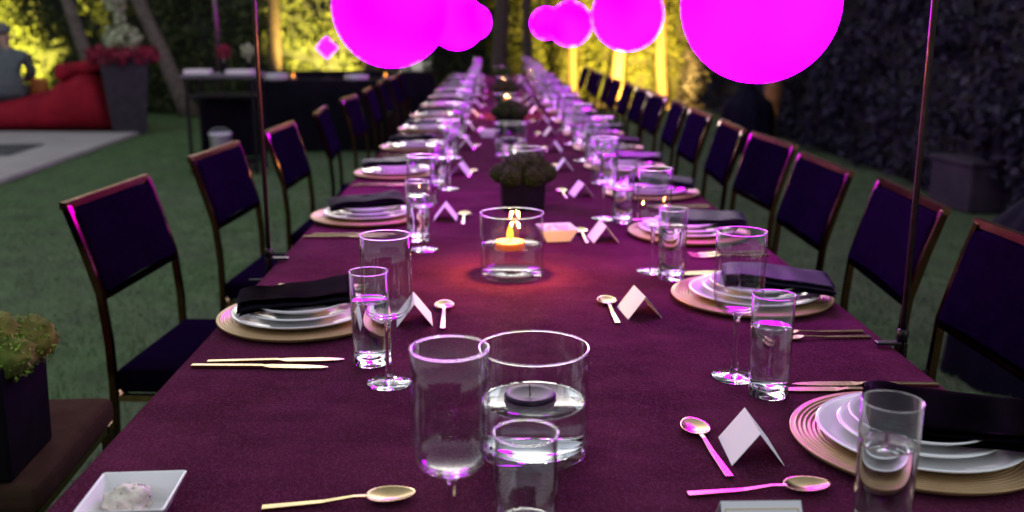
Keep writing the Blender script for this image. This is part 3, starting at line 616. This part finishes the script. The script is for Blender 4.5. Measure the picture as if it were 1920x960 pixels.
# ------------------------------------------------------------------ place settings
SIDE = {1: 'hedge-side', -1: 'buffet-side'}
def setting(s, i, cx, cy, jit=1.):
    """s = 1: guests with their backs to the long hedge, -1: to the lawn and buffet. i counts from the unlit candle"""
    where = f'{ORD[i]} {SIDE[s]} setting from the unlit candle'; G = f'{SIDE[s]} place settings'
    j = lambda a: random.uniform(-a, a) * jit
    fine = i < 5
    z = TZ
    thing('charger_plate', CHARGER, f'ribbed gold charger plate at the {where}', 'charger', (cx, cy, z), j(3), 'chargers, ' + G)
    px, py = cx + j(.004), cy + j(.004)
    thing('dinner_plate', PLATE_D, f'large white dinner plate at the {where}', 'plate', (px, py, z + .0058), j(3), 'dinner plates, ' + G)
    thing('salad_plate', PLATE_S, f'smaller white plate stacked at the {where}', 'plate', (px + j(.003), py, z + .0132), j(3), 'salad plates, ' + G)
    thing('bowl', BOWL_S, f'shallow white bowl topping the stack at the {where}', 'bowl', (px, py + j(.003), z + .0208), j(3), 'bowls, ' + G)
    nk = NAPS[(i * 2 + (s > 0)) % 4]
    thing('napkin', nk, f'folded dark violet napkin at the {where}', 'napkin', (px + (.035 if s > 0 else -.008) + j(.008), py - (.012 if s > 0 else .004) + j(.006), z + .0375), (R(-10) if s > 0 else R(6)) + j(.12), 'napkins, ' + G, ry=R(3) * s)
    # guest's right hand: +y on the hedge side, -y on the buffet side
    rh = s
    gx = cx - s * (.145 if s > 0 else .208); gy = cy + rh * (.235 if s > 0 else .335)
    tx = cx - s * (.118 if s > 0 else .170); ty = cy + rh * (.170 if s > 0 else .255)
    return dict(z=z, gx=gx, gy=gy, tx=tx, ty=ty, where=where, G=G, cx=cx, cy=cy, j=j, rh=rh)
def glasses(d, wine=None, tum=None, lv=.108):
    wx, wy = wine or (d['gx'] + d['j'](.012), d['gy'] + d['j'](.012)); tx, ty = tum or (d['tx'] + d['j'](.012), d['ty'] + d['j'](.012))
    thing('wine_glass', WINE, f"tall stemmed wine glass at the {d['where']}", 'wine glass', (wx, wy, d['z']), random.uniform(0, 3), 'wine glasses, ' + d['G'])
    thing('tumbler', tumbler(lv), f"straight tumbler of water at the {d['where']}", 'tumbler', (tx, ty, d['z']), random.uniform(0, 3), 'tumblers, ' + d['G'])
def card(x, y, rz, lb, g): thing('place_card', CARD, lb, 'place card', (x, y, TZ), rz, g)
def spoon(x, y, rz, lb, g=None): thing('spoon', SPOON, lb, 'spoon', (x, y, TZ), rz, g)
RY = [1.164, 1.866, 2.495, 3.14, 3.75, 4.36, 5.0, 5.68, 6.36, 7.0, 7.65, 8.3, 8.95, 9.6, 10.25, 10.9]
LY = [1.743, 2.743, 3.60, 4.42, 5.22, 6.05, 6.9, 7.75, 8.6, 9.4, 10.2, 11.0]
RX = [.556, .520, .517, .525, .522, .52]; LXs = [-.352, -.362, -.36]
WINE_P = {(1, 0): (.377, 1.42), (1, 1): (.357, 2.098), (1, 2): (.317, 2.721), (-1, 0): (-.162, 1.403), (-1, 1): (-.173, 2.33), (-1, 2): (-.153, 3.265)}
TUM_P = {(1, 0): (.409, 1.343), (1, 1): (.388, 2.031), (1, 2): (.365, 2.665), (-1, 0): (-.201, 1.494), (-1, 1): (-.195, 2.436)}
CARD_P = {(1, 0): (.331, 1.146, -.03), (1, 1): (.280, 1.775, .12), (1, 2): (.284, 2.44, .1), (-1, 0): (-.150, 1.735, .1), (-1, 1): (-.139, 2.735, .0)}
SP_P = {(1, 0): (.2775, 1.156, 1.66), (1, 1): (.2265, 1.785, 1.60), (1, 2): (.236, 2.47, 1.6), (-1, 0): (-.096, 1.758, 1.60), (-1, 1): (-.086, 2.72, 1.57)}
for s, Ys in ((1, RY), (-1, LY)):
    for i, cy0 in enumerate(Ys):
        cx = (RX[min(i, 5)] if s > 0 else LXs[min(i, 2)]) + random.uniform(-.006, .006)
        d = setting(s, i, cx, cy0 + (random.uniform(-.02, .02) if i > 3 else 0))
        glasses(d, WINE_P.get((s, i)), TUM_P.get((s, i)), (.108, .118, .095)[i % 3])
        c = CARD_P.get((s, i)) or (cx - s * .235 + d['j'](.012), d['cy'] - s * 0.03 + d['j'](.02), d['j'](.2))
        card(c[0], c[1], c[2], f"folded white place card at the {d['where']}", 'place cards, ' + d['G'])
        p = SP_P.get((s, i)) or (cx - s * .285 + d['j'](.01), d['cy'] + d['j'](.02), 1.57 + d['j'](.15))
        spoon(p[0], p[1], p[2], f"gold dessert spoon at the {d['where']}", 'spoons, ' + d['G'])
        # knives on the guest's right, forks on the left; handles towards the table edge
        rz = 0 if s < 0 else math.pi
        kx = cx + (-.002 if s < 0 else .015)
        thing('knife', KNIFE, f"gold dinner knife at the {d['where']}", 'knife', (kx, d['cy'] + s * (.212 if s > 0 else .241), TZ), rz + d['j'](.05), 'dinner knives, ' + d['G'])
        thing('butter_knife', KNIFE, f"gold butter knife beside the dinner knife, {ORD[i]} {SIDE[s]} setting from the unlit candle", 'knife', (kx - .02 if s < 0 else kx - .035, d['cy'] + s * (.190 if s > 0 else .269), TZ), rz + d['j'](.06), 'butter knives, ' + d['G'])
        for q, nm in ((0, 'outer'), (1, 'inner')):
            thing('fork', FORK, f"{nm} gold fork at the {d['where']}", 'fork', (kx + (.03 if s > 0 else 0), d['cy'] - s * (.262 - .03 * q if s > 0 else .235 - .028 * q), TZ), rz + .1 * s + d['j'](.06), 'forks, ' + d['G'])

# ------------------------------------------------------------------ things at the head of the table
thing('wine_glass', WINE, 'big empty wine glass right in front of the unlit candle vase', 'wine glass', (-.043, .879, TZ), .4)
thing('tumbler', tumbler(.06), 'part filled tumbler in front of the unlit candle vase', 'tumbler', (.030, .858, TZ), .4)
thing('tumbler', tumbler(.108), 'water tumbler standing before the first hedge-side plate stack', 'tumbler', (.4145, .930, TZ), 1.1)
spoon(.313, 1.034, R(6), 'gold spoon lying crosswise behind the gold bordered card')
spoon(-.178, 1.015, R(9), 'gold spoon lying crosswise near the square dish of spread')
def head_card():
    gb = gold_card(); ang = math.atan2(.033, .043)
    return CARD, gb, ang
hc = thing('place_card', CARD, 'folded white card with thin gold border at the head of the table', 'place card', (.283, .930, TZ), R(90))
for nm, me, loc in gold_card():
    # the border is printed on the panel that faces the head of the table (local -x panel faces -y after the turn)
    o = obj(nm, me, hc.children[0]); ang = math.atan2(.033, .043)
    o.matrix_local = Matrix.Translation((-.0336, 0, -.0002)) @ Matrix.Rotation(ang, 4, 'Y') @ Matrix.Rotation(R(90), 4, 'Z') @ Matrix.Translation((loc[0], 0, loc[2]))
def dish_mesh():
    bm = bmesh.new(); a, b, h, t = .048, .031, .034, .0028
    rings = [(b, 0), (a, h), (a - t, h), (b - t * .6, .005)]; R_ = []
    for r, z in rings: R_.append([bm.verts.new((sx * r, sy * r, z)) for sx, sy in ((-1, -1), (1, -1), (1, 1), (-1, 1))])
    for p, q in zip(R_, R_[1:]):
        for k in range(4): bm.faces.new((p[k], p[(k + 1) % 4], q[(k + 1) % 4], q[k]))
    bm.faces.new(R_[0]); bm.faces.new(R_[-1])
    bmesh.ops.bevel(bm, geom=list(bm.edges), offset=.0011, segments=2, affect='EDGES')
    return from_bm('square_dish', bm, 'porcelain', False)
DISH = dish_mesh()
def spread_mesh(seed):
    bm = bmesh.new(); bmesh.ops.create_icosphere(bm, subdivisions=4, radius=1)
    for v in bm.verts:
        n = noise.noise(v.co * 1.6 + Vector((seed, 0, 0))) * .3 + noise.noise(v.co * 4 + Vector((seed, 3, 0))) * .16 + noise.noise(v.co * 10 + Vector((seed, 3, 0))) * .06
        v.co = v.co * (1 + n); v.co = Vector((v.co.x * .026, v.co.y * .024, max(0, v.co.z * .02 + .014)))
    return from_bm('spread', bm, 'spread', True)
def flecks(seed):
    n = 40; q = rng.normal(0, 1, (n, 3)); q[:, 2] = abs(q[:, 2]) + .2; q /= np.linalg.norm(q, axis=1)[:, None]
    return leaves('herb_flecks', q * np.array([.0265, .0245, .021]) + np.array([0, 0, .0135]), q, .0016, 'hedge_core', .3)
for i, (x, y, rz, lb) in enumerate([(-.402, .985, .05, 'front square dish near the crosswise gold spoon'), (.163, 2.44, .15, 'square dish just behind the lit candle vase'), (-.02, 4.9, -.2, 'square dish past the fourth settings'), (.16, 7.2, .3, 'square dish far along the table centre')]):
    thing('square_dish', DISH, f'small white porcelain {lb}', 'dish', (x, y, TZ), rz, 'square dishes of spread')
    thing('herb_spread', [('mound', spread_mesh(i * 5.)), ('herb_flecks', flecks(i), (0, 0, 0), (0, 0, 0), None, 'stuff')], f'mound of pale herb spread in the {lb}', 'spread', (x - .004, y, TZ + .0053), rz, 'mounds of herb spread')

# ------------------------------------------------------------------ vases, candles, moss planters down the middle
def moss_box(w_, h_, pale, seed):
    pot = box('pot', w_, w_, h_, 'pot_black', .006, 2, cz=h_ / 2, fn=lambda c: (c.x * (.94 + .06 * c.z / h_), c.y * (.94 + .06 * c.z / h_), c.z), cuts=1)
    parts = [('pot', pot)]; rr = random.Random(seed)
    spots = [(0, 0, .034)] + [(math.cos(k * 1.05 + seed) * w_ * .50, math.sin(k * 1.05 + seed) * w_ * .50, .002) for k in range(6)] + [(math.cos(k * 2.1) * w_ * .25, math.sin(k * 2.1) * w_ * .25, .03) for k in range(3)]
    for (x, y, dz) in spots:
        r = w_ * rr.uniform(.22, .30); bm = bmesh.new(); bmesh.ops.create_icosphere(bm, subdivisions=3, radius=1)
        for v in bm.verts: v.co = v.co * r * (1 + .25 * noise.noise(v.co * 2 + Vector((x * 50, y * 50, 0))) + .12 * noise.noise(v.co * 6)); v.co.z *= .85
        core = from_bm('moss_clump', bm, 'moss_pale' if pale else 'moss', True)
        n = 420; q = rng.normal(0, 1, (n, 3)); q /= np.linalg.norm(q, axis=1)[:, None]
        tuft = leaves('tuft', q * np.array([1, 1, .85]) * r * rng.uniform(.95, 1.12, n)[:, None], q, .0045, 'moss_tuft_pale' if pale else 'moss_tuft', .7)
        parts.append(('moss_clump', core, (x, y, h_ + dz), (0, 0, 0), [('tuft', tuft, (0, 0, 0), (0, 0, 0), None, 'stuff')]))
    return parts
def vase(x, y, lit, lb, clb):
    thing('glass_vase', VASE_LIT if lit else VASE, lb, 'vase', (x, y, TZ), random.random(), 'glass cylinder vases')
    rz = random.random() * 3
    ps = [('wax', WAXL if lit else WAX), ('wick', WICK)] + ([('flame', FLAME)] if lit else [])
    o = thing('floating_candle', ps, clb, 'candle', (x - .004, y + .012, TZ + .0545), rz, 'floating candles')
    if lit:
        l = bpy.data.lights.new('candle_light', 'POINT'); l.energy = lit; l.color = (1, .38, .07); l.shadow_soft_size = .008
        p = bpy.data.objects.new('glow', l); C.objects.link(p); p.parent = o; p.location = (0, 0, .05)
vase(.050, 1.152, 0, 'wide glass cylinder vase half full of water with the unlit candle', 'unlit dark plum candle floating in the front glass vase')
vase(.040, 2.066, 7, 'wide glass cylinder vase with the lit candle before the front moss planter', 'lit floating candle in the vase before the front moss planter')
thing('moss_planter', moss_box(.132, .105, False, 1), 'black square pot of moss just behind the nearest lit candle', 'planter', (.088, 2.90, TZ), .05, 'moss planters along the table')
vase(.10, 3.25, 0, 'glass cylinder vase just behind the front moss planter', 'dark unlit candle floating behind the front moss planter')
vase(.075, 4.15, 0, 'glass cylinder vase with an unlit candle before the second table moss planter', 'dark unlit candle floating before the second table moss planter')
thing('moss_planter', moss_box(.132, .105, False, 2), 'second black square pot of moss along the table centre', 'planter', (.085, 5.15, TZ), .2, 'moss planters along the table')
vase(.08, 6.1, 8, 'glass cylinder vase with the lit candle past the second table moss planter', 'lit floating candle past the second table moss planter')
thing('moss_planter', moss_box(.132, .105, False, 3), 'third black square pot of moss along the table centre', 'planter', (.09, 7.3, TZ), .4, 'moss planters along the table')
vase(.09, 8.3, 1.4, 'glass cylinder vase with a lit candle past the third moss planter', 'lit floating candle past the third moss planter')
thing('moss_planter', moss_box(.132, .105, False, 4), 'last black square pot of moss near the end of the table', 'planter', (.085, 9.6, TZ), .1, 'moss planters along the table')
vase(.09, 10.7, 1.4, 'glass cylinder vase at the hedge end of the table', 'lit floating candle in the vase at the hedge end of the table')

# ------------------------------------------------------------------ chairs
def chair_parts(seat_m):
    def rear(s): return tube('rear_leg', [(s * .218, -.262, 0), (s * .218, -.235, .22), (s * .218, -.222, .44), (s * .218, -.222, .56), (s * .218, -.232, .68), (s * .218, -.262, .79), (s * .218, -.292, .885)], [.0085] * 7, 'bronze', square=True)
    def front(s): return tube('front_leg', [(s * .205, .205, 0), (s * .205, .200, .425)], .010, 'bronze', square=True)
    def rail(nm, p, q, r=.0085): return tube(nm, [p, q], r, 'bronze_lit' if nm != 'lower_rail' else 'bronze', square=True)
    def padf(c):
        # rake and slight hollow of the upholstered back
        z = c.z; y = c.y - .232 - .30 * max(0, z - .68) - .012 * (1 - (c.x / .21) ** 2) - .004 * noise.noise(c * 9)
        return (c.x, y, z)
    back = box('backrest', .419, .034, .196, 'velvet', .010, 3, cz=.776, smooth=True, cuts=3, fn=padf)
    seat = box('seat', .44, .44, .062, seat_m, .020, 3, cz=.458, smooth=True, cuts=3, fn=lambda c: (c.x, c.y, c.z + (.010 * (1 - (c.x / .22) ** 2) * (1 - (c.y / .22) ** 2) if c.z > .45 else 0)))
    return [('seat', seat), ('backrest', back), ('rear_leg', rear(-1)), ('rear_leg', rear(1)), ('front_leg', front(-1)), ('front_leg', front(1)),
            ('top_rail', rail('top_rail', (-.229, -.294, .888), (.229, -.294, .888))), ('lower_rail', rail('lower_rail', (-.2095, -.230, .668), (.2095, -.230, .668), .007)),
            ('seat_rail', rail('seat_rail', (-.215, -.21, .418), (-.215, .21, .418), .008)), ('seat_rail', rail('seat_rail', (.215, -.21, .418), (.215, .21, .418), .008)),
            ('seat_rail', rail('seat_rail', (-.206, -.222, .4175), (.206, -.222, .4175), .008)), ('seat_rail', rail('seat_rail', (-.194, .2, .4175), (.194, .2, .4175), .008))]
CH = chair_parts('velvet'); CHB = [p for p in chair_parts('brown_velvet')]
LCH = [2.40, 3.22, 4.0, 4.88, 5.78, 6.6, 7.45, 8.3, 9.1]
RCH = [1.74, 2.34, 2.89, 3.5, 4.07, 4.7, 5.32, 5.95, 6.6, 7.25, 7.9, 8.55, 9.2, 9.85, 10.5]
for i, y in enumerate(LCH):
    thing('dining_chair', CH, f'{ORD[i]} dark violet dining chair with bronze frame beyond the brown seat, buffet side', 'chair', ((-.685, -.632, -.600, -.578, -.565)[min(i, 4)] + random.uniform(-.01, .01), y, 0), R(-90) + random.uniform(-.08, .08), 'dining chairs on the buffet side')
for i, y in enumerate(RCH):
    thing('dining_chair', CH, f'{ORD[i]} dark violet dining chair on the hedge side, counted from the large cloth cover', 'chair', (.722 + random.uniform(-.015, .015), y, 0), R(90) + random.uniform(-.07, .07), 'dining chairs on the hedge side')
thing('dining_chair', CHB, 'brown upholstered chair pulled back from the table with a moss planter on it', 'chair', (-1.055, 1.80, 0), R(-90) + .06)
thing('moss_planter', moss_box(.205, .215, True, 9), 'tall black square pot of bright green moss standing on the brown chair', 'planter', (-.968, 1.69, .492), .06)

# ------------------------------------------------------------------ clamped rods and the glowing globes
def rod(h, s):
    jaw = box('clamp_jaw', .042, .016, .006, 'black_metal', .0015)
    ps = [('rod', tube('rod', [(0, 0, -.09), (0, 0, h)], .0052, 'rod_metal', 14)), ('clamp_jaw', jaw, (-s * .024, 0, .003)), ('clamp_back', box('clamp_back', .008, .016, .108, 'black_metal', .0015), (s * .004, 0, -.049)),
          ('lower_jaw', jaw, (-s * .028, 0, -.100)), ('clamp_screw', tube('clamp_screw', [(-s * .04, 0, -.13), (-s * .04, 0, -.03)], .004, 'black_metal', 8)), ('collar', lathe('collar', [(.0062, .006), (.0092, .006), (.0092, .026), (.0062, .028)], 'black_metal', 16)),
          ('wing_screw', tube('wing_screw', [(s * .01, 0, -.05), (s * .05, 0, -.05)], .0035, 'black_metal', 8))]
    return ps
thing('clamped_rod', rod(1.75, -1), 'thin upright rod clamped to the table edge beside the second buffet-side chair', 'rod', (XL - .017, 2.21, .756), 0, 'rods clamped to the table')
thing('clamped_rod', rod(1.75, 1), 'thin upright rod clamped to the table edge before the second hedge-side chair', 'rod', (XR + .011, 1.56, .756), 0, 'rods clamped to the table')
GLOBE = lathe('globe', [(.18 * math.sin(math.pi * k / 32), -.18 * math.cos(math.pi * k / 32)) for k in range(33)], 'globe_light', 48)
GCAP = lathe('cap', [(0, .178), (.03, .176), (.03, .20), (.012, .21), (0, .21)], 'black_metal', 20)
GCORD = tube('cord', [(0, 0, .205), (0, 0, 1.15)], .003, 'black_metal', 6)
for i, (x, y, z, lb) in enumerate([(.615, 2.27, 1.342, 'largest glowing magenta globe hanging over the front hedge-side settings'), (.690, 5.05, 1.357, 'second glowing magenta globe hanging along the hedge side'), (.65, 8.3, 1.33, 'third glowing magenta globe along the hedge side, overlapping the last one'), (.63, 11.7, 1.36, 'last glowing magenta globe on the hedge side at the table end'),
                                   (-.318, 3.1, 1.347, 'large glowing magenta globe hanging over the front buffet-side settings'), (-.24, 6.6, 1.335, 'second glowing magenta globe along the buffet side, behind the large one'), (-.205, 10.6, 1.365, 'last glowing magenta globe on the buffet side at the table end')]):
    thing('globe_lamp', [('globe', GLOBE), ('cap', GCAP), ('cord', GCORD)], lb, 'lamp', (x, y, z), i, 'magenta globes over the table')
for x, lb in ((.65, 'thin overhead cable carrying the globes along the hedge side'), (-.25, 'thin overhead cable carrying the globes along the buffet side')):
    thing('overhead_cable', tube('overhead_cable', [(x, 1, 2.5), (x, 6, 2.485), (x, 12.5, 2.5)], .004, 'black_metal', 6), lb, 'cable')
